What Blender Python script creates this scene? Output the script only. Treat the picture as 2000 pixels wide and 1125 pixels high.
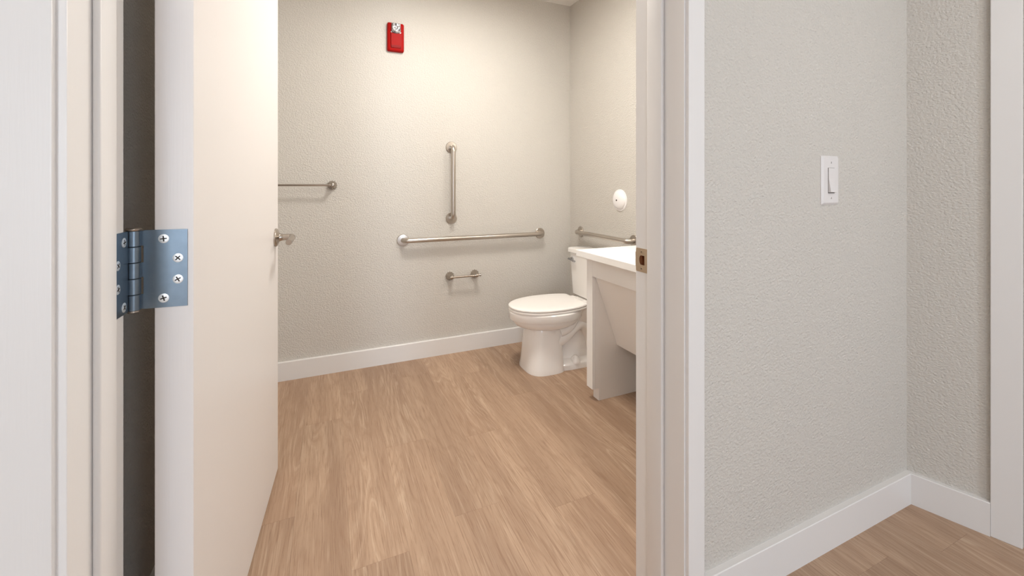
import bpy, bmesh, math, random
from mathutils import Vector, Matrix
for o in list(bpy.data.objects): bpy.data.objects.remove(o)
S = bpy.context.scene
C = S.collection
R = math.radians
PI = math.pi
random.seed(7)

# ------------------------------------------------------------------ camera
cam_d = bpy.data.cameras.new('camera')
cam_d.sensor_width = 36.0
cam_d.lens = 820 / 2000 * 36.0
cam_d.shift_y = -(562.5 - 362) / 2000
cam_d.clip_start = 0.02
cam = bpy.data.objects.new('camera', cam_d); C.objects.link(cam)
cam.location = (0, 0, 1.22)
cam.rotation_euler = (R(90), 0, -math.atan2(820, 1865))
S.camera = cam
# ------------------------------------------------------------------ light
W_SKY = 20.0
E_BATH = 31.0
E_VANITY = 12.0
E_HALL = 14.0
w = bpy.data.worlds.new('sky'); S.world = w; w.use_nodes = True
bg = w.node_tree.nodes['Background']
bg.inputs['Color'].default_value = (0.77, 0.875, 1.0, 1)
bg.inputs['Strength'].default_value = W_SKY
S.view_settings.view_transform = 'Standard'
S.view_settings.look = 'None'
S.view_settings.gamma = 1
S.view_settings.use_curve_mapping = False
S.view_settings.exposure = 0.0
S.cycles.max_bounces = 16
S.cycles.diffuse_bounces = 10

def lamp(name, kind, loc, energy, color, size, rot=(0, 0, 0), size_y=None, parent=None, portal=False):
    d = bpy.data.lights.new(name, kind)
    d.energy = energy; d.color = color
    if kind == 'AREA':
        d.shape = 'RECTANGLE' if size_y else 'DISK'
        d.size = size
        if size_y: d.size_y = size_y
        if portal: d.cycles.is_portal = True
    else:
        d.shadow_soft_size = size
    o = bpy.data.objects.new(name, d); C.objects.link(o)
    o.location = loc; o.rotation_euler = rot
    return o

# ------------------------------------------------------------------ materials
def mat(name, col, rough=0.5, metal=0.0, bump=None, spec=None, vary=None, coat=0.0):
    m = bpy.data.materials.new(name); m.use_nodes = True
    nt = m.node_tree; b = nt.nodes['Principled BSDF']
    b.inputs['Base Color'].default_value = (*col, 1)
    b.inputs['Roughness'].default_value = rough
    b.inputs['Metallic'].default_value = metal
    if coat: b.inputs['Coat Weight'].default_value = coat; b.inputs['Coat Roughness'].default_value = 0.08
    if spec is not None: b.inputs['Specular IOR Level'].default_value = spec
    geo = nt.nodes.new('ShaderNodeNewGeometry')
    if vary:
        sc, amt = vary
        n = nt.nodes.new('ShaderNodeTexNoise'); n.inputs['Scale'].default_value = sc; n.inputs['Detail'].default_value = 4
        nt.links.new(geo.outputs['Position'], n.inputs['Vector'])
        mx = nt.nodes.new('ShaderNodeMix'); mx.data_type = 'RGBA'
        mx.inputs['A'].default_value = (*[c * (1 - amt) for c in col], 1)
        mx.inputs['B'].default_value = (*[min(1, c * (1 + amt)) for c in col], 1)
        nt.links.new(n.outputs['Fac'], mx.inputs['Factor'])
        nt.links.new(mx.outputs['Result'], b.inputs['Base Color'])
    if bump:
        sc, st, dist, stretch = bump
        mp = nt.nodes.new('ShaderNodeMapping'); mp.inputs['Scale'].default_value = stretch
        nt.links.new(geo.outputs['Position'], mp.inputs['Vector'])
        n = nt.nodes.new('ShaderNodeTexNoise'); n.inputs['Scale'].default_value = sc; n.inputs['Detail'].default_value = 3
        n.inputs['Roughness'].default_value = 0.55
        nt.links.new(mp.outputs['Vector'], n.inputs['Vector'])
        bp = nt.nodes.new('ShaderNodeBump'); bp.inputs['Strength'].default_value = st; bp.inputs['Distance'].default_value = dist
        nt.links.new(n.outputs['Fac'], bp.inputs['Height'])
        nt.links.new(bp.outputs['Normal'], b.inputs['Normal'])
    return m

M = {}
M['wall'] = mat('wall_paint_orange_peel', (0.590, 0.562, 0.520), 0.62, bump=(115, 1.0, 0.005, (1, 1, 1.25)), vary=(3, 0.015), spec=0.35)
M['ceil'] = mat('ceiling_paint', (0.80, 0.78, 0.75), 0.8, bump=(120, 0.3, 0.003, (1, 1, 1)))
M['trim'] = mat('trim_semi_gloss_white', (0.735, 0.72, 0.71), 0.33, bump=(40, 0.06, 0.002, (6, 6, 0.25)))
M['door'] = mat('door_paint', (0.72, 0.69, 0.675), 0.36, bump=(40, 0.08, 0.002, (7, 7, 0.2)))
M['nickel'] = mat('brushed_nickel', (0.46, 0.41, 0.36), 0.26, 1.0, vary=(40, 0.05))
M['steel'] = mat('stainless_satin', (0.52, 0.47, 0.42), 0.30, 1.0, bump=(60, 0.08, 0.001, (3, 3, 3)))
M['hinge'] = mat('hinge_steel', (0.20, 0.25, 0.30), 0.38, 1.0, vary=(60, 0.12), bump=(150, 0.05, 0.001, (1, 1, 0.3)))
M['screw'] = mat('screw_zinc', (0.85, 0.87, 0.88), 0.35, 0.7)
M['dark'] = mat('dark_recess', (0.03, 0.022, 0.016), 0.7)
M['brass'] = mat('strike_satin_bronze', (0.50, 0.39, 0.28), 0.42, 0.85)
M['ceramic'] = mat('vitreous_china', (0.86, 0.835, 0.81), 0.12, coat=0.4)
M['seat'] = mat('seat_plastic', (0.84, 0.81, 0.78), 0.28)
M['chrome'] = mat('chrome', (0.42, 0.43, 0.45), 0.15, 1.0)
M['cab'] = mat('cabinet_white', (0.86, 0.85, 0.84), 0.38)
M['counter'] = mat('counter_solid_surface', (0.90, 0.895, 0.88), 0.25, vary=(60, 0.02))
M['plastic'] = mat('white_plastic', (0.84, 0.82, 0.82), 0.3)
M['switch'] = mat('switch_plastic', (0.70, 0.675, 0.665), 0.32)
M['red'] = mat('alarm_red_plastic', (0.33, 0.004, 0.003), 0.45, spec=0.10)
M['redd'] = mat('alarm_red_grille', (0.26, 0.003, 0.003), 0.5)
M['pocket'] = mat('latch_pocket_wood', (0.30, 0.11, 0.04), 0.7)

def strobe_mat():
    m = bpy.data.materials.new('strobe_lens'); m.use_nodes = True
    nt = m.node_tree; b = nt.nodes['Principled BSDF']
    v = nt.nodes.new('ShaderNodeTexVoronoi'); v.inputs['Scale'].default_value = 70
    g = nt.nodes.new('ShaderNodeNewGeometry'); nt.links.new(g.outputs['Position'], v.inputs['Vector'])
    r = nt.nodes.new('ShaderNodeValToRGB')
    r.color_ramp.elements[0].color = (0.10, 0.085, 0.09, 1); r.color_ramp.elements[1].color = (0.62, 0.61, 0.62, 1)
    nt.links.new(v.outputs['Color'], r.inputs['Fac']); nt.links.new(r.outputs['Color'], b.inputs['Base Color'])
    bp = nt.nodes.new('ShaderNodeBump'); bp.inputs['Strength'].default_value = 0.6; bp.inputs['Distance'].default_value = 0.004
    nt.links.new(v.outputs['Distance'], bp.inputs['Height']); nt.links.new(bp.outputs['Normal'], b.inputs['Normal'])
    b.inputs['Roughness'].default_value = 0.08; b.inputs['Metallic'].default_value = 0.35
    return m
M['strobe'] = strobe_mat()

def glow_mat(name, col, s):
    m = bpy.data.materials.new(name); m.use_nodes = True
    b = m.node_tree.nodes['Principled BSDF']
    b.inputs['Base Color'].default_value = (*col, 1)
    b.inputs['Emission Color'].default_value = (*col, 1); b.inputs['Emission Strength'].default_value = s
    return m
M['lens'] = glow_mat('lamp_diffuser', (1, 0.9, 0.76), 3.0)

def glass_mat():
    m = bpy.data.materials.new('window_glass'); m.use_nodes = True
    nt = m.node_tree; nt.nodes.remove(nt.nodes['Principled BSDF'])
    t = nt.nodes.new('ShaderNodeBsdfTransparent'); g = nt.nodes.new('ShaderNodeBsdfGlossy'); g.inputs['Roughness'].default_value = 0.02
    mx = nt.nodes.new('ShaderNodeMixShader'); mx.inputs['Fac'].default_value = 0.06
    nt.links.new(t.outputs[0], mx.inputs[1]); nt.links.new(g.outputs[0], mx.inputs[2])
    nt.links.new(mx.outputs[0], nt.nodes['Material Output'].inputs['Surface'])
    return m
M['glass'] = glass_mat()

def wood_mat():
    m = bpy.data.materials.new('oak_vinyl_plank'); m.use_nodes = True
    nt = m.node_tree; N = nt.nodes; L = nt.links; b = N['Principled BSDF']
    tc = N.new('ShaderNodeTexCoord'); oi = N.new('ShaderNodeObjectInfo')
    off = N.new('ShaderNodeVectorMath'); off.operation = 'SCALE'; off.inputs[0].default_value = (37.0, 91.0, 13.0)
    L.new(oi.outputs['Random'], off.inputs['Scale'])
    add = N.new('ShaderNodeVectorMath'); add.operation = 'ADD'
    L.new(tc.outputs['Object'], add.inputs[0]); L.new(off.outputs[0], add.inputs[1])
    def mapped(sx, sy):
        mp = N.new('ShaderNodeMapping'); mp.inputs['Scale'].default_value = (sx, sy, 1)
        L.new(add.outputs[0], mp.inputs['Vector']); return mp.outputs['Vector']
    def noise(vec, detail=3, rough=0.55, dist=0.0, scale=1.0):
        n = N.new('ShaderNodeTexNoise'); n.inputs['Scale'].default_value = scale
        n.inputs['Detail'].default_value = detail; n.inputs['Roughness'].default_value = rough; n.inputs['Distortion'].default_value = dist
        L.new(vec, n.inputs['Vector']); return n.outputs['Fac']
    def math_(op, a, bb=None, cl=False):
        n = N.new('ShaderNodeMath'); n.operation = op; n.use_clamp = cl
        for i, q in enumerate((a, bb)):
            if q is None: continue
            if isinstance(q, (int, float)): n.inputs[i].default_value = q
            else: L.new(q, n.inputs[i])
        return n.outputs[0]
    def mix(f, a, c):
        n = N.new('ShaderNodeMix'); n.data_type = 'RGBA'
        if isinstance(f, (int, float)): n.inputs['Factor'].default_value = f
        else: L.new(f, n.inputs['Factor'])
        for k, q in (('A', a), ('B', c)):
            if isinstance(q, tuple): n.inputs[k].default_value = (*q, 1)
            else: L.new(q, n.inputs[k])
        return n.outputs['Result']
    def ramp(v, a, c):
        n = N.new('ShaderNodeMapRange'); n.inputs['From Min'].default_value = a; n.inputs['From Max'].default_value = c
        n.interpolation_type = 'SMOOTHSTEP'
        L.new(v, n.inputs['Value']); return n.outputs['Result']
    broad = noise(mapped(9, 0.8), 3, 0.5, 0.4)
    base = mix(ramp(broad, 0.3, 0.72), (0.375, 0.243, 0.162), (0.515, 0.355, 0.243))
    tone = N.new('ShaderNodeMapRange'); tone.inputs['To Min'].default_value = 0.83; tone.inputs['To Max'].default_value = 0.93
    L.new(oi.outputs['Random'], tone.inputs['Value'])
    # contour lines of a stretched field: cathedral figure
    field = noise(mapped(6.5, 0.75), 2, 0.45, 0.3)
    rings = math_('SINE', math_('MULTIPLY', field, 120.0))
    ringl = ramp(rings, 0.55, 1.0)
    region = ramp(noise(mapped(7, 1.0), 2, 0.5), 0.46, 0.66)
    base2 = mix(math_('MULTIPLY', math_('MULTIPLY', ringl, region), 0.36), base, (0.66, 0.50, 0.365))
    ringd = ramp(rings, -0.4, -1.0)
    base3 = mix(math_('MULTIPLY', ringd, 0.26), base2, (0.33, 0.20, 0.125))
    fine = noise(mapped(300, 7.0), 4, 0.7)
    base4 = mix(math_('MULTIPLY', ramp(fine, 0.50, 0.64), 0.62), base3, (0.27, 0.155, 0.095))
    pale = noise(mapped(190, 4.0), 3, 0.6, 0.2)
    base5 = mix(math_('MULTIPLY', ramp(pale, 0.54, 0.70), 0.32), base4, (0.68, 0.52, 0.38))
    # dark knots and mineral streaks
    kn = noise(mapped(14, 1.6), 2, 0.5, 1.2)
    base6 = mix(math_('MULTIPLY', ramp(kn, 0.66, 0.8), 0.5), base5, (0.27, 0.15, 0.085))
    sc = N.new('ShaderNodeVectorMath'); sc.operation = 'SCALE'
    L.new(base6, sc.inputs[0]); L.new(tone.outputs[0], sc.inputs['Scale'])
    L.new(sc.outputs[0], b.inputs['Base Color'])
    b.inputs['Roughness'].default_value = 0.46
    b.inputs['Specular IOR Level'].default_value = 0.4
    bp = N.new('ShaderNodeBump'); bp.inputs['Strength'].default_value = 0.25; bp.inputs['Distance'].default_value = 0.0015
    L.new(fine, bp.inputs['Height']); L.new(bp.outputs['Normal'], b.inputs['Normal'])
    return m
M['wood'] = wood_mat()

# ------------------------------------------------------------------ mesh helpers
def world_of(o):
    m = o.matrix_basis.copy()
    while o.parent: o = o.parent; m = o.matrix_basis @ m
    return m

def obj(name, bm, m, parent=None, smooth=False, local=None, **props):
    """bm is given in world space; it is brought into the parent's space."""
    if parent is not None: bmesh.ops.transform(bm, matrix=world_of(parent).inverted(), verts=bm.verts)
    bmesh.ops.recalc_face_normals(bm, faces=bm.faces)
    me = bpy.data.meshes.new(name); bm.to_mesh(me); bm.free()
    for mm in (m if isinstance(m, (list, tuple)) else [m]): me.materials.append(M[mm])
    if smooth:
        for p in me.polygons: p.use_smooth = True
        me.set_sharp_from_angle(angle=R(smooth if smooth is not True else 40))
    o = bpy.data.objects.new(name, me); C.objects.link(o)
    if parent is not None: o.parent = parent
    for k, v in props.items(): o[k] = v
    return o

def thing(name, label, cat, loc, group=None, rotz=0.0):
    o = bpy.data.objects.new(name, None); C.objects.link(o)
    o.location = loc; o.rotation_euler = (0, 0, rotz); o.empty_display_size = 0.05
    o['label'] = label; o['category'] = cat
    if group: o['group'] = group
    return o

def group_empty(name, parent):
    o = bpy.data.objects.new(name, None); C.objects.link(o); o.parent = parent; o.empty_display_size = 0.03
    return o

def B():
    return bmesh.new()

def box(bm, x0, x1, y0, y1, z0, z1, bevel=0.0, seg=2, mtx=None, mi=0):
    v = [bm.verts.new((x, y, z)) for x in (x0, x1) for y in (y0, y1) for z in (z0, z1)]
    fs = [bm.faces.new([v[i] for i in q]) for q in ((0, 1, 3, 2), (4, 6, 7, 5), (0, 4, 5, 1), (2, 3, 7, 6), (0, 2, 6, 4), (1, 5, 7, 3))]
    for f in fs: f.material_index = mi
    new = v
    if bevel:
        es = list({e for f in fs for e in f.edges})
        r = bmesh.ops.bevel(bm, geom=es, offset=bevel, segments=seg, profile=0.5, affect='EDGES')
        new = list({vv for f in r['faces'] for vv in f.verts} | {vv for vv in v if vv.is_valid})
    if mtx is not None: bmesh.ops.transform(bm, matrix=mtx, verts=new)
    return bm

def bx(*a, **k):
    return box(B(), *a, **k)

def loft(bm, rings, cap0=True, cap1=True, mi=0):
    vr = [[bm.verts.new(p) for p in r] for r in rings]
    n = len(rings[0])
    for a, b in zip(vr, vr[1:]):
        for i in range(n):
            f = bm.faces.new((a[i], a[(i + 1) % n], b[(i + 1) % n], b[i])); f.material_index = mi
    if cap0: bm.faces.new(vr[0][::-1]).material_index = mi
    if cap1: bm.faces.new(vr[-1]).material_index = mi
    return bm

def frame(axis):
    a = Vector(axis).normalized()
    t = Vector((0, 0, 1)) if abs(a.z) < 0.9 else Vector((1, 0, 0))
    u = a.cross(t).normalized(); v = a.cross(u).normalized()
    return a, u, v

def lathe(bm, origin, axis, prof, n=32, flute=None, mi=0):
    """prof: list of (distance along axis, radius)"""
    a, u, v = frame(axis); o = Vector(origin); rings = []
    for d, r in prof:
        ring = []
        for i in range(n):
            t = 2 * PI * i / n; rr = r
            if flute: rr = r * (1 + flute[1] * math.cos(flute[0] * t))
            ring.append(o + a * d + (u * math.cos(t) + v * math.sin(t)) * rr)
        rings.append(ring)
    return loft(bm, rings, mi=mi)

def tube(bm, pts, r, n=16, mi=0, squash=1.0):
    pts = [Vector(p) for p in pts]; rings = []
    tan = []
    for i in range(len(pts)):
        tan.append((pts[min(i + 1, len(pts) - 1)] - pts[max(i - 1, 0)]).normalized())
    a, u, v = frame(tan[0])
    for i, p in enumerate(pts):
        t = tan[i]
        u = (u - t * u.dot(t)).normalized(); v = t.cross(u)
        rr = r[i] if isinstance(r, (list, tuple)) else r
        rings.append([p + (u * math.cos(2 * PI * k / n) + v * math.sin(2 * PI * k / n) * squash) * rr for k in range(n)])
    return loft(bm, rings, mi=mi)

def prism(bm, poly, axis, a0, a1):
    """poly: 2-D points; axis 'y' extrudes (x,z) points along y, 'z' extrudes (x,y), 'x' extrudes (y,z)"""
    def P(p, t):
        return {'y': (p[0], t, p[1]), 'z': (p[0], p[1], t), 'x': (t, p[0], p[1])}[axis]
    return loft(bm, [[P(p, a0) for p in poly], [P(p, a1) for p in poly]])

def struct(name, bm, m, label=None, smooth=False, parent=None):
    o = obj(name, bm, m, parent, smooth)
    if parent is None:
        o['kind'] = 'structure'
        if label: o['label'] = label
    return o

# ------------------------------------------------------------------ key dimensions (metres; x along the door wall, y into the bathroom)
HZ = 2.70
Y_HALL, Y_BATH = 0.875, 1.034      # two faces of the door wall
Y_BACK = 2.985                     # bathroom back wall
X_RIGHT = 1.837                    # bathroom right wall
X_LEFT = -0.46                    # bathroom left wall behind the door
JL, JR = -0.358, 0.877             # door jamb faces
DOOR_H = 2.22
X_COR = 2.058                      # hall corner beside the switch
E = Vector((0.308, -0.951, 0)).normalized()   # direction of the angled hall wall
NRM = Vector((-0.951, -0.308, 0)).normalized()
HY0 = -3.2; HX0 = -2.3
hx1 = X_COR + E.x / -E.y * (Y_HALL - HY0)

# ------------------------------------------------------------------ floor and its planks
floor = struct('floor', bx(HX0 - .1, hx1 + .3, HY0 - .1, Y_BACK + .1, -0.12, -0.006), 'dark', 'tan oak-look vinyl plank floor')
PW, PL = 0.18, 1.22
x = 0.07 - 14 * PW
fixed = {0.43: 1.50, 0.07: 1.42, -0.11: 2.374, 0.61: 1.952, 0.79: 2.61, 0.25: 2.02}
while x < hx1 + 0.1:
    key = min(fixed, key=lambda q: abs(q - x))
    y0 = fixed[key] if abs(key - x) < 0.01 else random.uniform(0, PL)
    y = y0 - PL * math.ceil((y0 - HY0) / PL)
    while y < Y_BACK:
        a, b_ = max(y, HY0), min(y + PL, Y_BACK)
        xa, xb = max(x, HX0), min(x + PW, hx1)
        if y > Y_HALL: xa, xb = max(xa, X_LEFT), min(xb, X_RIGHT)
        if b_ - a > 0.02 and xb - xa > 0.01:
            cx, cy = (xa + xb) / 2, (a + b_) / 2
            hx, hy = (xb - xa) / 2 - 0.00008, (b_ - a) / 2 - 0.00012
            bm = bx(-hx, hx, -hy, hy, -0.0055, 0.0)
            es = [e for e in bm.edges if all(v.co.z > -0.001 for v in e.verts)]
            bmesh.ops.bevel(bm, geom=es, offset=0.00035, segments=1, affect='EDGES')
            p = obj('plank', bm, 'wood'); p.parent = floor; p.location = (cx, cy, 0)
        y += PL
    x += PW

# ------------------------------------------------------------------ walls and ceiling
struct('ceiling', bx(HX0 - .1, hx1 + .3, HY0 - .1, Y_BACK + .1, HZ, HZ + .1), 'ceil')
struct('wall_back', bx(X_LEFT - .1, X_RIGHT + .1, Y_BACK, Y_BACK + .1, 0, HZ), 'wall')
struct('wall_right', bx(X_RIGHT, X_RIGHT + .1, Y_BATH, Y_BACK, 0, HZ), 'wall')
struct('wall_left', bx(X_LEFT - .1, X_LEFT, Y_BATH, Y_BACK, 0, HZ), 'wall')
bm = B()
box(bm, HX0, JL - .02, Y_HALL, Y_BATH, 0, HZ)
box(bm, JL - .02, JR + .02, Y_HALL, Y_BATH, DOOR_H + .02, HZ)
box(bm, JR + .02, X_COR + .12, Y_HALL, Y_BATH, 0, HZ)
struct('wall_front', bm, 'wall')

def along(s, d, z):
    """point on the angled hall wall: s along it from the corner, d out of it into the hall"""
    p = Vector((X_COR, Y_HALL, 0)) + E * s + NRM * d
    return Vector((p.x, p.y, z))
def abox(bm, s0, s1, d0, d1, z0, z1, bevel=0):
    m = Matrix(((E.x, NRM.x, 0, X_COR), (E.y, NRM.y, 0, Y_HALL), (0, 0, 1, 0), (0, 0, 0, 1)))
    return box(bm, s0, s1, d0, d1, z0, z1, bevel, mtx=m)
SD0, SD1 = 0.294, 1.20      # second doorway on the angled wall
LEN = (Y_HALL - HY0) / -E.y
bm = B()
abox(bm, -0.02, SD0, -0.12, 0, 0, HZ)
abox(bm, SD0, SD1, -0.12, 0, DOOR_H, HZ)
abox(bm, SD1, LEN, -0.12, 0, 0, HZ)
struct('wall_hall_right', bm, 'wall')
struct('wall_hall_left', bx(HX0 - .1, HX0, HY0, Y_BATH, 0, HZ), 'wall')
WIN = [(-1.65, -1.00), (1.10, 1.75)]; WZ0, WZ1 = 0.45, 2.2
bm = B()
xs = [HX0 - .1, WIN[0][0], WIN[0][1], WIN[1][0], WIN[1][1], hx1 + .2]
for i in (0, 2, 4): box(bm, xs[i], xs[i + 1], HY0 - .12, HY0, 0, HZ)
for a, b_ in WIN:
    box(bm, a, b_, HY0 - .12, HY0, 0, WZ0); box(bm, a, b_, HY0 - .12, HY0, WZ1, HZ)
struct('wall_hall_rear', bm, 'wall')
for i, (a, b_) in enumerate(WIN):
    bm = B(); f = 0.05
    box(bm, a, a + f, HY0 - .09, HY0 - .03, WZ0, WZ1); box(bm, b_ - f, b_, HY0 - .09, HY0 - .03, WZ0, WZ1)
    box(bm, a + f, b_ - f, HY0 - .09, HY0 - .03, WZ0, WZ0 + f); box(bm, a + f, b_ - f, HY0 - .09, HY0 - .03, WZ1 - f, WZ1)
    zc = (WZ0 + WZ1) / 2
    box(bm, a + f, b_ - f, HY0 - .08, HY0 - .04, zc - .02, zc + .02)
    wo = struct('window_%d' % (i + 1), bm, 'trim')
    for z0, z1 in ((WZ0 + f, zc - .02), (zc + .02, WZ1 - f)):
        obj('pane', bx(a + f, b_ - f, HY0 - .062, HY0 - .058, z0, z1), 'glass', wo)
    lamp('window_daylight_portal', 'AREA', ((a + b_) / 2, HY0 - .13, zc), 1, (1, 1, 1), b_ - a, (R(90), 0, 0), WZ1 - WZ0, portal=True)

# baseboards
BH, BT = 0.116, 0.019
def base_prof(t=BT, h=BH): return [(0, 0), (t, 0), (t, h - .002), (t - .002, h), (0, h)]
bm = B(); prism(bm, [(Y_BACK - d, z) for d, z in base_prof()], 'x', X_LEFT, X_RIGHT)
struct('baseboard_back', bm, 'trim')
bm = B(); prism(bm, [(X_RIGHT - d, z) for d, z in base_prof()], 'y', 2.07, Y_BACK - BT)
struct('baseboard_right', bm, 'trim')
bm = B(); prism(bm, [(X_LEFT + d, z) for d, z in base_prof()], 'y', 1.06, Y_BACK - BT)
struct('baseboard_left', bm, 'trim')
bm = B(); loft(bm, [[(0.9415, Y_HALL - d, z) for d, z in base_prof()], [(X_COR - .727 * d, Y_HALL - d, z) for d, z in base_prof()]])
struct('baseboard_hall', bm, 'trim')
bm = B(); loft(bm, [[along(.7277 * d, d, z) for d, z in base_prof()], [along(SD0 - .0801, d, z) for d, z in base_prof()]])
struct('baseboard_hall_right', bm, 'trim')
bm = B(); prism(bm, [(Y_HALL - d, z) for d, z in base_prof()], 'x', HX0, -0.462)
struct('baseboard_hall_left', bm, 'trim')

# ------------------------------------------------------------------ main door frame
STZ, STY = 0.992, 1.008            # strike centre
frm = bpy.data.objects.new('trim_1', None); C.objects.link(frm); frm['kind'] = 'structure'; frm['label'] = 'white painted door frame with stop and casing'
JY0, JY1 = 0.846, 1.038
obj('jamb', bx(JL - .02, JL, JY0, JY1, 0, DOOR_H, bevel=.0015), 'trim', frm)
bm = B()                            # strike-side jamb with a latch pocket
hz0, hz1, hy0, hy1 = STZ - .0165, STZ + .0165, STY - .0105, STY + .0165
box(bm, JR, JR + .02, JY0, JY1, 0, hz0); box(bm, JR, JR + .02, JY0, JY1, hz1, DOOR_H)
box(bm, JR, JR + .02, JY0, hy0, hz0, hz1); box(bm, JR, JR + .02, hy1, JY1, hz0, hz1)
jr = obj('jamb', bm, 'trim', frm)
bm = bx(JR + .0185, JR + .0195, hy0, hy1, hz0, hz1)
box(bm, JR + .0002, JR + .0185, hy1 - .0008, hy1, hz0, hz1); box(bm, JR + .0002, JR + .0185, hy0, hy0 + .0008, hz0, hz1)
box(bm, JR + .0002, JR + .0185, hy0, hy1, hz1 - .0008, hz1); box(bm, JR + .0002, JR + .0185, hy0, hy1, hz0, hz0 + .0008)
box(bm, JR + .0195, JR + .0199, hy0, hy1, hz0, hz1)
obj('latch_pocket', bm, 'pocket', jr)
obj('jamb_head', bx(JL, JR, JY0, JY1, DOOR_H, DOOR_H + .02), 'trim', frm)
ST0, ST1 = 0.917, 0.978
obj('stop', bx(JL, JL + .012, ST0, ST1, 0, DOOR_H - .012, bevel=.004, seg=3), 'trim', frm, smooth=30)
obj('stop', bx(JR - .012, JR, ST0, ST1, 0, DOOR_H - .012, bevel=.004, seg=3), 'trim', frm, smooth=30)
obj('stop', bx(JL, JR, ST0, ST1, DOOR_H - .012, DOOR_H, bevel=.004, seg=3), 'trim', frm, smooth=30)
CY = 0.835
obj('casing', bx(JL - .103, JL - .012, CY, Y_HALL, 0, DOOR_H + .012, bevel=.002), 'trim', frm)
obj('casing', bx(JR + .005, JR + .0635, CY, Y_HALL, 0, DOOR_H + .012, bevel=.002), 'trim', frm)
obj('casing', bx(JL - .103, JR + .0635, CY, Y_HALL, DOOR_H + .012, DOOR_H + .08, bevel=.002), 'trim', frm)
obj('casing', bx(JR + .016, JR + .075, Y_BATH, Y_BATH + .016, 0, DOOR_H + .012, bevel=.002), 'trim', frm)
obj('casing', bx(-.455, JL - .010, Y_BATH, Y_BATH + .014, 0, DOOR_H + .012, bevel=.002), 'trim', frm)
obj('casing', bx(-.455, JR + .075, Y_BATH, Y_BATH + .016, DOOR_H + .012, DOOR_H + .08, bevel=.002), 'trim', frm)

def flat_plate(outer, inner, t):
    """polygon plate with a hole, extruded; returns bmesh in (u,v) at w=0..t"""
    cu = bpy.data.curves.new('plate', 'CURVE'); cu.dimensions = '2D'; cu.fill_mode = 'BOTH'; cu.extrude = t / 2; cu.bevel_depth = 0
    for poly in (outer, inner):
        sp = cu.splines.new('POLY'); sp.points.add(len(poly) - 1); sp.use_cyclic_u = True
        for q, p in zip(sp.points, poly): q.co = (p[0], p[1], 0, 1)
    o = bpy.data.objects.new('plate', cu); C.objects.link(o)
    dg = bpy.context.evaluated_depsgraph_get(); me = bpy.data.meshes.new_from_object(o.evaluated_get(dg))
    bm = bmesh.new(); bm.from_mesh(me)
    bpy.data.objects.remove(o); bpy.data.meshes.remove(me); bpy.data.curves.remove(cu)
    bmesh.ops.remove_doubles(bm, verts=bm.verts, dist=1e-5)
    return bm
def rounded(w, h, r, n=6):
    pts = []
    for cx, cy, a in ((w - r, h - r, 0), (-w + r, h - r, 90), (-w + r, -h + r, 180), (w - r, -h + r, 270)):
        for i in range(n + 1):
            t = R(a + 90 * i / n); pts.append((cx + r * math.cos(t), cy + r * math.sin(t)))
    return pts
def screw(parent, p, nrm, r, rot=0.0, m='screw', h=0.0012):
    bm = B(); a, u, v = frame(nrm); p = Vector(p)
    lathe(bm, p, nrm, [(0, r), (h * .55, r), (h, r * .75), (h * 1.05, r * .4)], 20)
    for k in range(2):
        t = rot + k * PI / 2; d = u * math.cos(t) + v * math.sin(t); e = a.cross(d)
        L_, W_ = r * .62, r * .13
        q = [p + d * (L_ * i) + e * (W_ * j) for i, j in ((-1, -1), (1, -1), (1, 1), (-1, 1))]
        loft(bm, [[x_ + a * (h * .6) for x_ in q], [x_ + a * (h * 1.15) for x_ in q]], mi=1)
    return obj('screw', bm, [m, 'dark'], parent, smooth=30)
# strike plate: D-shaped hole, curved lip at the bathroom edge
outer = [(u + .002 * (1 - (v / .036) ** 2) * (u > .02), v) for u, v in rounded(.0265, .036, .005)]
hole = [(-.011, .0145), (-.011, -.0145), (.004, -.0145)] + [(.004 + .009 * math.cos(R(a)), .0145 * math.sin(R(a))) for a in range(-75, 76, 15)] + [(.004, .0145)]
bm = flat_plate(outer, hole, .0016)
bmesh.ops.transform(bm, matrix=Matrix(((0, 0, 1, JR - .0009), (1, 0, 0, STY + .0015), (0, 1, 0, STZ), (0, 0, 0, 1))), verts=bm.verts)
sk = obj('strike_plate', bm, 'brass', frm, label='satin bronze latch strike plate with a round-backed hole')
bm = B()
tube_p = []
prof = [(STY + .0285 + .009 * math.sin(t), JR - .0009 + .010 * (1 - math.cos(t))) for t in [R(i * 15) for i in range(6)]]
rings = []
for yy, xx in prof: rings.append([(xx, yy, STZ - .022), (xx, yy, STZ + .022), (xx + .0016, yy - .0006, STZ + .022), (xx + .0016, yy - .0006, STZ - .022)])
loft(bm, rings); obj('lip', bm, 'brass', sk, smooth=40)
for dz in (-.0255, .0255): screw(sk, (JR - .0017, STY + .003, STZ + dz), (-1, 0, 0), .0048, .4, 'brass')

# second door frame on the angled wall
f2 = bpy.data.objects.new('trim_2', None); C.objects.link(f2); f2['kind'] = 'structure'; f2['label'] = 'white casing of a second doorway'
obj('casing', abox(B(), SD0 - .080, SD0 - .008, 0, .016, 0, DOOR_H + .07, .002), 'trim', f2)
obj('casing', abox(B(), SD1 + .008, SD1 + .080, 0, .016, 0, DOOR_H + .07, .002), 'trim', f2)
obj('casing', abox(B(), SD0 - .008, SD1 + .008, 0, .016, DOOR_H - .02 + .006, DOOR_H + .07, .002), 'trim', f2)
obj('jamb', abox(B(), SD0 - .002, SD0 + .018, -.12, .004, 0, DOOR_H), 'trim', f2)
obj('jamb', abox(B(), SD1 - .018, SD1 + .002, -.12, .004, 0, DOOR_H), 'trim', f2)
obj('jamb_head', abox(B(), SD0 + .018, SD1 - .018, -.12, .004, DOOR_H - .02, DOOR_H), 'trim', f2)
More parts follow.
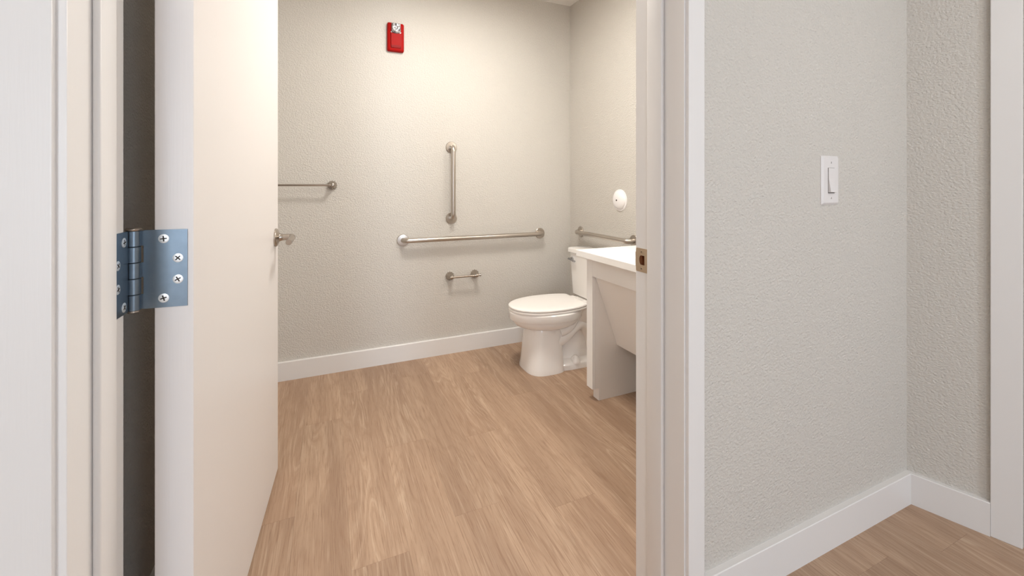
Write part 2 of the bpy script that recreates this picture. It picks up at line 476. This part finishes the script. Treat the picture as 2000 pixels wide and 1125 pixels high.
d2 = struct('door_2', abox(B(), SD0 + .020, SD1 - .020, -.075, -.03, 0.008, DOOR_H - .022, .002), 'door')
bm = B(); p0 = along(SD1 - .09, -.03, 1.0); lathe(bm, p0, NRM, [(0, .03), (.008, .03), (.012, .012), (.04, .012)], 24)
p1 = along(SD1 - .09, .012, 1.0); p2 = along(SD1 - .20, .012, 1.0); tube(bm, [p1, p2], .009)
obj('lever_handle', bm, 'nickel', d2, smooth=40)

# ------------------------------------------------------------------ the open door
DL, DT = 0.985, 0.066
ang = math.atan2(2.048 - 1.065, -0.194 + 0.2546)
door = bpy.data.objects.new('door_1', None)
bm = bx(0, DL, 0, DT, 0, DOOR_H - .015, bevel=.0015)
me = bpy.data.meshes.new('door_1'); bm.to_mesh(me); bm.free(); me.materials.append(M['door'])
door = bpy.data.objects.new('door_1', me); C.objects.link(door)
door.location = (-0.2546, 1.065, 0.010); door.rotation_euler = (0, 0, ang); door['kind'] = 'structure'
door['label'] = 'open white flush door with lever handle'
DM = world_of(door)
def dl(x, y, z):
    """door-local (x along leaf, y through thickness, z world height) to world"""
    p = DM @ Vector((x, y, 0)); return Vector((p.x, p.y, z))
DMX = Matrix.Translation((DM.translation.x, DM.translation.y, 0)) @ Matrix.Rotation(ang, 4, 'Z')
DN = (DMX.to_3x3() @ Vector((0, -1, 0))); DX = (DMX.to_3x3() @ Vector((1, 0, 0)))
# hinge
hz0, hz1 = 0.972, 1.130; HB = (-.006, .0975); kh = (hz1 - hz0) / 5
hinge = obj('hinge', bx(-.0018, .0, .010, .083, hz0, hz1, mtx=DMX), 'hinge', door, label='steel butt hinge joining door edge and jamb')
for k in (0, 2, 4):
    obj('leaf_tab', bx(-.0018, .0, .083, HB[1], hz0 + k * kh + .001, hz0 + (k + 1) * kh - .001, mtx=DMX), 'hinge', hinge)
for k in range(5):
    bm = B(); z = hz0 + k * kh
    lathe(bm, dl(HB[0], HB[1], z + .0004), (0, 0, 1), [(0, .0112), (.0007, .0120), (kh - .0015, .0120), (kh - .0008, .0112)], 28)
    obj('knuckle', bm, 'hinge', hinge, smooth=40)
bm = B(); lathe(bm, dl(HB[0], HB[1], hz1), (0, 0, 1), [(0, .0122), (.0015, .0132), (.0035, .0132), (.0052, .011)], 28)
obj('pin_cap', bm, 'steel', hinge, smooth=40)
bm = B(); lathe(bm, dl(HB[0], HB[1], hz0), (0, 0, -1), [(0, .0105), (.003, .0105), (.0045, .009)], 28)
obj('pin_cap', bm, 'steel', hinge, smooth=40)
obj('jamb_leaf', bx(JL, JL + .0016, .984, 1.052, hz0, hz1), 'hinge', hinge)
for k in (1, 3):
    a = dl(HB[0], HB[1], 0)
    obj('leaf_tab', bx(JL, JL + .0016, 1.052, 1.066, hz0 + k * kh + .001, hz0 + (k + 1) * kh - .001), 'hinge', hinge)
for yl, z, r_ in ((.050, 1.1117, .1), (.026, 1.0714, .8), (.026, 1.028, .5), (.050, .991, .3)):
    screw(hinge, dl(-.0018, yl, z), -DX, .0092, r_)
for yw, z, r_ in ((1.034, 1.11, .2), (1.008, 1.070, .9), (1.008, 1.026, .4), (1.034, .986, .6)):
    screw(hinge, (JL + .0016, yw, z), (1, 0, 0), .0092, r_)
# lever handle
hc = dl(DL - .062, 0, 1.004)
bm = B(); lathe(bm, hc, DN, [(0, .0375), (.005, .0375), (.009, .034), (.013, .024), (.017, .0165), (.026, .0135), (.030, .0135), (.0302, .0125), (.052, .0125)], 40)
hd = obj('rose', bm, 'nickel', door, smooth=40, label='brushed nickel lever handle rose')
e0 = hc + DN * .052
pts = [e0 - DN * .004 - DX * .0, e0 + DN * .010 - DX * .004, e0 + DN * .014 - DX * .02, e0 + DN * .014 - DX * .06 + Vector((0, 0, -.004)), e0 + DN * .012 - DX * .105 + Vector((0, 0, -.010))]
bm = B(); tube(bm, pts, [.0125, .0128, .0125, .0115, .0115], 20)
obj('lever', bm, 'nickel', hd, smooth=50)
obj('latch_face', bx(DL - .0002, DL + .0012, DT / 2 - .0125, DT / 2 + .0125, .975, 1.033, mtx=DMX), 'brass', door)

# ------------------------------------------------------------------ grab bars
def grab_bar(name, label, p0, p1, nrm, out=.040, r=.0165, fl=.042):
    t = thing(name, label, 'grab bar', p0, 'grab bars around the toilet')
    p0, p1, n = Vector(p0), Vector(p1), Vector(nrm)
    d = (p1 - p0).normalized(); c = out * .85; pts = [p0 + n * .004, p0 + n * (out + .016 - c)]
    H = out + .016
    for i in range(1, 9):
        a = R(90 * i / 8); pts.append(p0 + n * (H - c + c * math.sin(a)) + d * (c - c * math.cos(a)))
    for i in range(8, 0, -1):
        a = R(90 * i / 8); pts.append(p1 + n * (H - c + c * math.sin(a)) - d * (c - c * math.cos(a)))
    pts += [p1 + n * (H - c), p1 + n * .004]
    bm = B(); tube(bm, pts, r, 24); obj('bar', bm, 'steel', t, smooth=50)
    for p in (p0, p1):
        bm = B(); lathe(bm, p, n, [(0, fl), (.0045, fl), (.0075, fl * .93), (.0085, fl * .6), (.009, r)], 40)
        obj('flange', bm, 'steel', t, smooth=30)
    return t
YB = Y_BACK
grab_bar('grab_bar', 'long horizontal satin steel grab bar beside the toilet, above the paper holder', (.482, YB, .838), (1.554, YB, .838), (0, -1, 0))
grab_bar('grab_bar', 'short vertical satin steel grab bar standing upright on the wall', (.828, YB, 1.497), (.828, YB, .981), (0, -1, 0))
grab_bar('grab_bar', 'satin steel grab bar on the wall behind the toilet tank', (X_RIGHT, 2.82, .855), (X_RIGHT, 2.19, .855), (-1, 0, 0))

def fluted_post(p, n, L_, parent, r0=.029):
    bm = B(); lathe(bm, p, n, [(0, r0 * .97), (.003, r0), (.008, r0 * .97), (L_ * .35, r0 * .66), (L_ * .7, r0 * .42), (L_, r0 * .34)], 48, flute=(12, .09))
    lathe(bm, Vector(p) + Vector(n) * (L_ - .004), n, [(0, r0 * .40), (.014, r0 * .40), (.016, r0 * .3)], 24)
    return obj('post', bm, 'nickel', parent, smooth=35)
t = thing('towel_bar', 'thin brushed nickel towel bar with a fluted end post', 'towel bar', (.029, YB, 1.221))
for xx in (-.415, .029): fluted_post((xx, YB, 1.221), (0, -1, 0), .060, t)
bm = B(); tube(bm, [(-.415, YB - .065, 1.221), (.029, YB - .065, 1.221)], .0062, 16); obj('bar', bm, 'nickel', t, smooth=40)
t = thing('toilet_paper_holder', 'small nickel paper holder with two fluted posts and no roll', 'paper holder', (.91, YB, .56))
for xx in (.816, 1.006): fluted_post((xx, YB, .560), (0, -1, 0), .055, t, .031)
bm = B(); tube(bm, [(.803, YB - .062, .560), (1.030, YB - .062, .560)], .0075, 16)
lathe(bm, (1.028, YB - .062, .560), (1, 0, 0), [(0, .0095), (.006, .0095), (.007, .008)], 20)
obj('bar', bm, 'nickel', t, smooth=40)

# ------------------------------------------------------------------ fire alarm horn strobe
ax, az = .430, 2.238; AW, AH = .056, .098
t = thing('fire_alarm', 'red wall-mounted fire alarm with a clear strobe window', 'fire alarm', (ax, YB, az))
def alarm_ring(d, w_, h_, r): return [(ax + u, YB - d, az + v) for u, v in rounded(w_, h_, r)]
bm = B(); loft(bm, [alarm_ring(0, AW, AH, .012), alarm_ring(.018, AW, AH, .012), alarm_ring(.026, AW - .004, AH - .004, .012), alarm_ring(.030, AW - .012, AH - .012, .01)])
obj('housing', bm, 'red', t, smooth=35)
bm = B(); prism(bm, [(YB - .028, az - .075), (YB - .039, az - .066), (YB - .040, az + .02), (YB - .028, az + .03)], 'x', ax - .032, ax + .032)
g = obj('horn_cover', bm, 'red', t)
bm = B(); prism(bm, [(YB - .030, az - .078), (YB - .036, az - .074), (YB - .0408, az - .0600), (YB - .030, az - .060)], 'x', ax - .030, ax + .030)
obj('grille', bm, 'redd', t)
bm = B()
def lens_poly(k): return [(ax + k * u, az + .054 + k * v) for u, v in [(-.030, .036), (-.031, -.020), (-.022, -.030), (-.008, -.035), (.008, -.035), (.022, -.030), (.031, -.020), (.030, .036)]]
loft(bm, [[(x_, YB - .028, z_) for x_, z_ in lens_poly(1)], [(x_, YB - .046, z_) for x_, z_ in lens_poly(.95)], [(x_, YB - .056, z_) for x_, z_ in lens_poly(.72)]])
ln = obj('strobe_lens', bm, 'strobe', t, label='clear faceted strobe lens')
bm = B(); lp = lens_poly(1.08)[1:7]
tube(bm, [(x_, YB - .032, z_) for x_, z_ in lp], .0028, 10); obj('bezel', bm, 'plastic', ln, smooth=40)

# ------------------------------------------------------------------ round white wall cover
t = thing('wall_cover', 'round white domed cover plate with a centre screw', 'cover plate', (X_RIGHT, 2.338, 1.118))
bm = B(); lathe(bm, (X_RIGHT, 2.338, 1.118), (-1, 0, 0), [(0, .0745), (.004, .0745), (.006, .070), (.0062, .064)] + [(.006 + .024 * math.sin(R(a)), .064 * math.cos(R(a))) for a in range(8, 86, 9)] + [(.0300, .004)], 48)
obj('dome', bm, 'plastic', t, smooth=30)
bm = B(); lathe(bm, (X_RIGHT - .0285, 2.338, 1.118), (-1, 0, 0), [(0, .006), (.0022, .006), (.0028, .003)], 20)
obj('screw', bm, 'dark', t, smooth=30)

# ------------------------------------------------------------------ light switch
sx, sz = 1.564, 1.237; SW, SH = .0467, .083
t = thing('light_switch', 'white rocker light switch on the textured hall wall', 'light switch', (sx, Y_HALL, sz))
def sw_ring(d, w_, h_, r): return [(sx + u, Y_HALL - d, sz + v) for u, v in rounded(w_, h_, r, 3)]
bm = B(); loft(bm, [sw_ring(0, SW, SH, .002), sw_ring(.002, SW, SH, .002), sw_ring(.0075, SW - .007, SH - .007, .002)])
pl = obj('plate', bm, 'switch', t, smooth=20)
bm = bx(sx - .0180, sx + .0180, Y_HALL - .0079, Y_HALL - .006, sz - .0435, sz + .0424)
obj('rocker_gap_shade', bm, 'dark', t)  # thin dark plate painting in the shadow line around the rocker
bm = B(); prism(bm, [(Y_HALL - .007, sz - .0415), (Y_HALL - .0165, sz - .0395), (Y_HALL - .0098, sz + .006), (Y_HALL - .0095, sz + .0415), (Y_HALL - .007, sz + .0415)], 'x', sx - .0170, sx + .0170)
obj('rocker', bm, 'switch', t)
for dz in (-.060, .060): 
    bm = B(); lathe(bm, (sx, Y_HALL - .0074, sz + dz), (0, -1, 0), [(0, .0036), (.0009, .0036), (.0013, .002)], 16)
    box(bm, sx - .0006, sx + .0006, Y_HALL - .0090, Y_HALL - .0084, sz + dz - .003, sz + dz + .003, mi=1)
    obj('screw', bm, ['switch', 'dark'], t)

# ------------------------------------------------------------------ toilet (s = distance from the right wall, forward = -x)
TY = 2.515
t = thing('toilet', 'white two-piece toilet with its lid closed', 'toilet', (X_RIGHT - .4, TY, 0))
def tp(s, y, z): return Vector((X_RIGHT - s, TY + y, z))
def egg(s0, s1, hw, z, n=48, p=1.0, mid=.42, cut=None):
    sm = s0 + (s1 - s0) * mid; pts = []
    for i in range(n):
        a = 2 * PI * i / n; c, sn = math.cos(a), math.sin(a)
        c_ = math.copysign(abs(c) ** p, c); s_ = math.copysign(abs(sn) ** p, sn)
        s = sm + c_ * ((s1 - sm) if c > 0 else (sm - s0))
        if cut is not None: s = max(s, cut)
        pts.append(tp(s, hw * s_, z))
    return pts
bm = B()
loft(bm, [egg(.385, .648, .148, 0, p=.62), egg(.385, .648, .148, .012, p=.62), egg(.388, .643, .142, .04, p=.64), egg(.39, .634, .132, .14, p=.68), egg(.39, .625, .124, .24, p=.72),
          egg(.39, .622, .122, .272, p=.78), egg(.36, .632, .126, .278, p=.9), egg(.30, .668, .147, .286), egg(.262, .698, .164, .300), egg(.245, .716, .175, .320), egg(.240, .722, .180, .338),
          egg(.240, .722, .180, .341), egg(.226, .739, .194, .343), egg(.224, .742, .197, .347), egg(.224, .742, .197, .388), egg(.232, .734, .190, .396)])
bowl = obj('bowl', bm, 'ceramic', t, smooth=38)
# rear foot, trapway and tank deck
bm = B(); loft(bm, [egg(.04, .47, .136, 0, p=.45), egg(.04, .47, .136, .030, p=.45), egg(.05, .46, .128, .042, p=.5), egg(.07, .44, .09, .060, p=.6), egg(.08, .43, .075, .11, p=.7), egg(.08, .43, .072, .30, p=.7)])
obj('foot', bm, 'ceramic', t, smooth=38)
def bez(p, n=18):
    out = []
    P = [Vector(q) for q in p]
    for i in range(n + 1):
        u = i / n; a = [q.copy() for q in P]
        while len(a) > 1: a = [a[k].lerp(a[k + 1], u) for k in range(len(a) - 1)]
        out.append(a[0])
    return out
for sg in (-1, 1):
    bm = B(); tube(bm, bez([tp(.16, sg * .060, .10), tp(.20, sg * .062, .36), tp(.31, sg * .078, .31), tp(.36, sg * .085, .19), tp(.46, sg * .08, .185)]), .044, 20)
    obj('trapway', bm, 'ceramic', t, smooth=60)
    bm = B(); tube(bm, bez([tp(.30, sg * .09, .36), tp(.325, sg * .105, .30), tp(.37, sg * .11, .262), tp(.43, sg * .10, .252)]), .033, 20)
    obj('trapway', bm, 'ceramic', t, smooth=60)
    bm = B(); lathe(bm, tp(.315, sg * .108, .036), (0, 0, 1), [(0, .034), (.012, .033), (.030, .026), (.042, .014), (.045, .004)], 24)
    obj('bolt_cap', bm, 'ceramic', t, smooth=60)
bm = B(); loft(bm, [egg(.02, .33, .10, .25, p=.5), egg(.02, .33, .12, .32, p=.5), egg(.015, .33, .135, .36, p=.5), egg(.015, .33, .14, .395, p=.5), egg(.02, .325, .135, .402, p=.5)])
obj('tank_deck', bm, 'ceramic', t, smooth=38)
# seat and lid
def lidr(k, z, d=0): return egg(.150, .741 - d, .190 - d, z, p=.92, mid=.51, cut=.236 + d)
bm = B(); loft(bm, [lidr(0, .397, .003), lidr(0, .400), lidr(0, .409), lidr(0, .412, .003)]); obj('seat', bm, 'seat', t, smooth=40)
bm = B(); loft(bm, [lidr(0, .4145, .003), lidr(0, .417, -.001), lidr(0, .424, -.001), lidr(0, .428, .003), lidr(0, .431, .02), lidr(0, .433, .06)]); obj('lid', bm, 'seat', t, smooth=40)
for sg in (-1, 1):
    obj('seat_hinge', bx(X_RIGHT - .236, X_RIGHT - .205, TY + sg * .075 - .022, TY + sg * .075 + .022, .400, .424, bevel=.005), 'seat', t, smooth=40)
# tank
def tr(s0, s1, hw, z, r): 
    sm = (s0 + s1) / 2
    return [tp(sm + u, v, z) for u, v in rounded((s1 - s0) / 2, hw, r, 5)]
bm = B(); loft(bm, [tr(.045, .140, .185, .402, .03), tr(.03, .155, .200, .415, .03), tr(.012, .166, .222, .716, .03)]); tank = obj('tank', bm, 'ceramic', t, smooth=38)
bm = B(); loft(bm, [tr(.006, .172, .228, .718, .03), tr(.002, .178, .234, .722, .03), tr(.002, .178, .234, .744, .03), tr(.005, .175, .231, .751, .028), tr(.014, .166, .222, .754, .025)])
obj('tank_lid', bm, 'ceramic', t, smooth=38)
bm = B(); p = tp(.163, .170, .672); lathe(bm, p, (-1, 0, 0), [(0, .016), (.006, .016), (.010, .011), (.018, .010)], 24)
tube(bm, [p + Vector((-.022, .014, .001)), p + Vector((-.026, -.02, 0)), p + Vector((-.028, -.070, -.006))], [.012, .0105, .0095], 14, squash=.7)
obj('flush_lever', bm, 'chrome', tank, smooth=40, label='chrome flush lever')

# ------------------------------------------------------------------ vanity
VX, VY0, VY1 = 1.3645, 1.062, 2.036
t = thing('vanity_cabinet', 'white open vanity cabinet with a sloped knee panel', 'vanity', (1.6, 1.55, 0))
for y0, y1, lab in ((1.980, VY1, 1), (VY0, VY0 + .056, 0)):
    obj('stile', bx(VX, VX + .020, y0, y1, .070, .812, bevel=.001), 'cab', t)
    bm = B(); prism(bm, [(VX + .0205, .070), (1.408, .070), (1.408, 0), (1.832, 0), (1.832, .812), (VX + .0205, .812)], 'y', y0 + .0005, y1 - .003)
    obj('end_panel', bm, 'cab', t)
obj('apron', bx(VX + .0005, VX + .020, VY0 + .0562, 1.9798, .707, .812, bevel=.001), 'cab', t)
bm = B(); prism(bm, [(1.386, .730), (1.386, .700), (1.533, .298), (1.551, .298), (1.404, .730)], 'y', VY0 + .057, 1.979)
obj('knee_panel', bm, 'cab', t, label='sloped panel covering the sink pipes')
bm = bx(1.310, X_RIGHT - .001, 1.052, 2.063, .8145, .850, bevel=.002)
c = obj('countertop', bm, 'counter'); c['label'] = 'white solid countertop on the vanity beside the toilet'; c['category'] = 'countertop'

# ------------------------------------------------------------------ lamps of the rooms and one added hall lamp (out of frame, on the ceiling and above the vanity)
def ceiling_light(x, y, energy, label, size=.30):
    t = thing('ceiling_light', label, 'ceiling light', (x, y, HZ))
    bm = B(); lathe(bm, (x, y, HZ), (0, 0, -1), [(0, size * .55), (.02, size * .55), (.025, size * .5)], 40); obj('housing', bm, 'plastic', t, smooth=40)
    bm = B(); lathe(bm, (x, y, HZ - .025), (0, 0, -1), [(0, size * .48), (.015, size * .45), (.025, size * .3), (.03, size * .08)], 40); obj('diffuser', bm, 'lens', t, smooth=40)
    l = lamp('ceiling_lamp', 'AREA', (x, y, HZ - .065), energy, (1, .965, .90), size)
ceiling_light(.75, 1.95, E_BATH, 'round flush ceiling light in the bathroom', .42)
ceiling_light(1.55, -.55, E_HALL, 'round flush ceiling light in the hall near the switch')
ceiling_light(-.95, -.75, E_HALL, 'added unseen ceiling light in the hall near the casing')  # added lamp, brightens the frame and hall from the left
t = thing('vanity_light', 'bar light on the wall above the vanity', 'wall light', (X_RIGHT, 1.55, 2.1))
obj('back_plate', bx(X_RIGHT - .03, X_RIGHT - .0005, 1.25, 1.85, 2.05, 2.15, bevel=.004), 'nickel', t)
obj('diffuser', bx(X_RIGHT - .09, X_RIGHT - .031, 1.27, 1.83, 2.06, 2.14, bevel=.01), 'lens', t, smooth=40)
lamp('vanity_lamp', 'AREA', (X_RIGHT - .10, 1.55, 2.09), E_VANITY, (1, .955, .89), .08, (0, R(60), 0), .5)
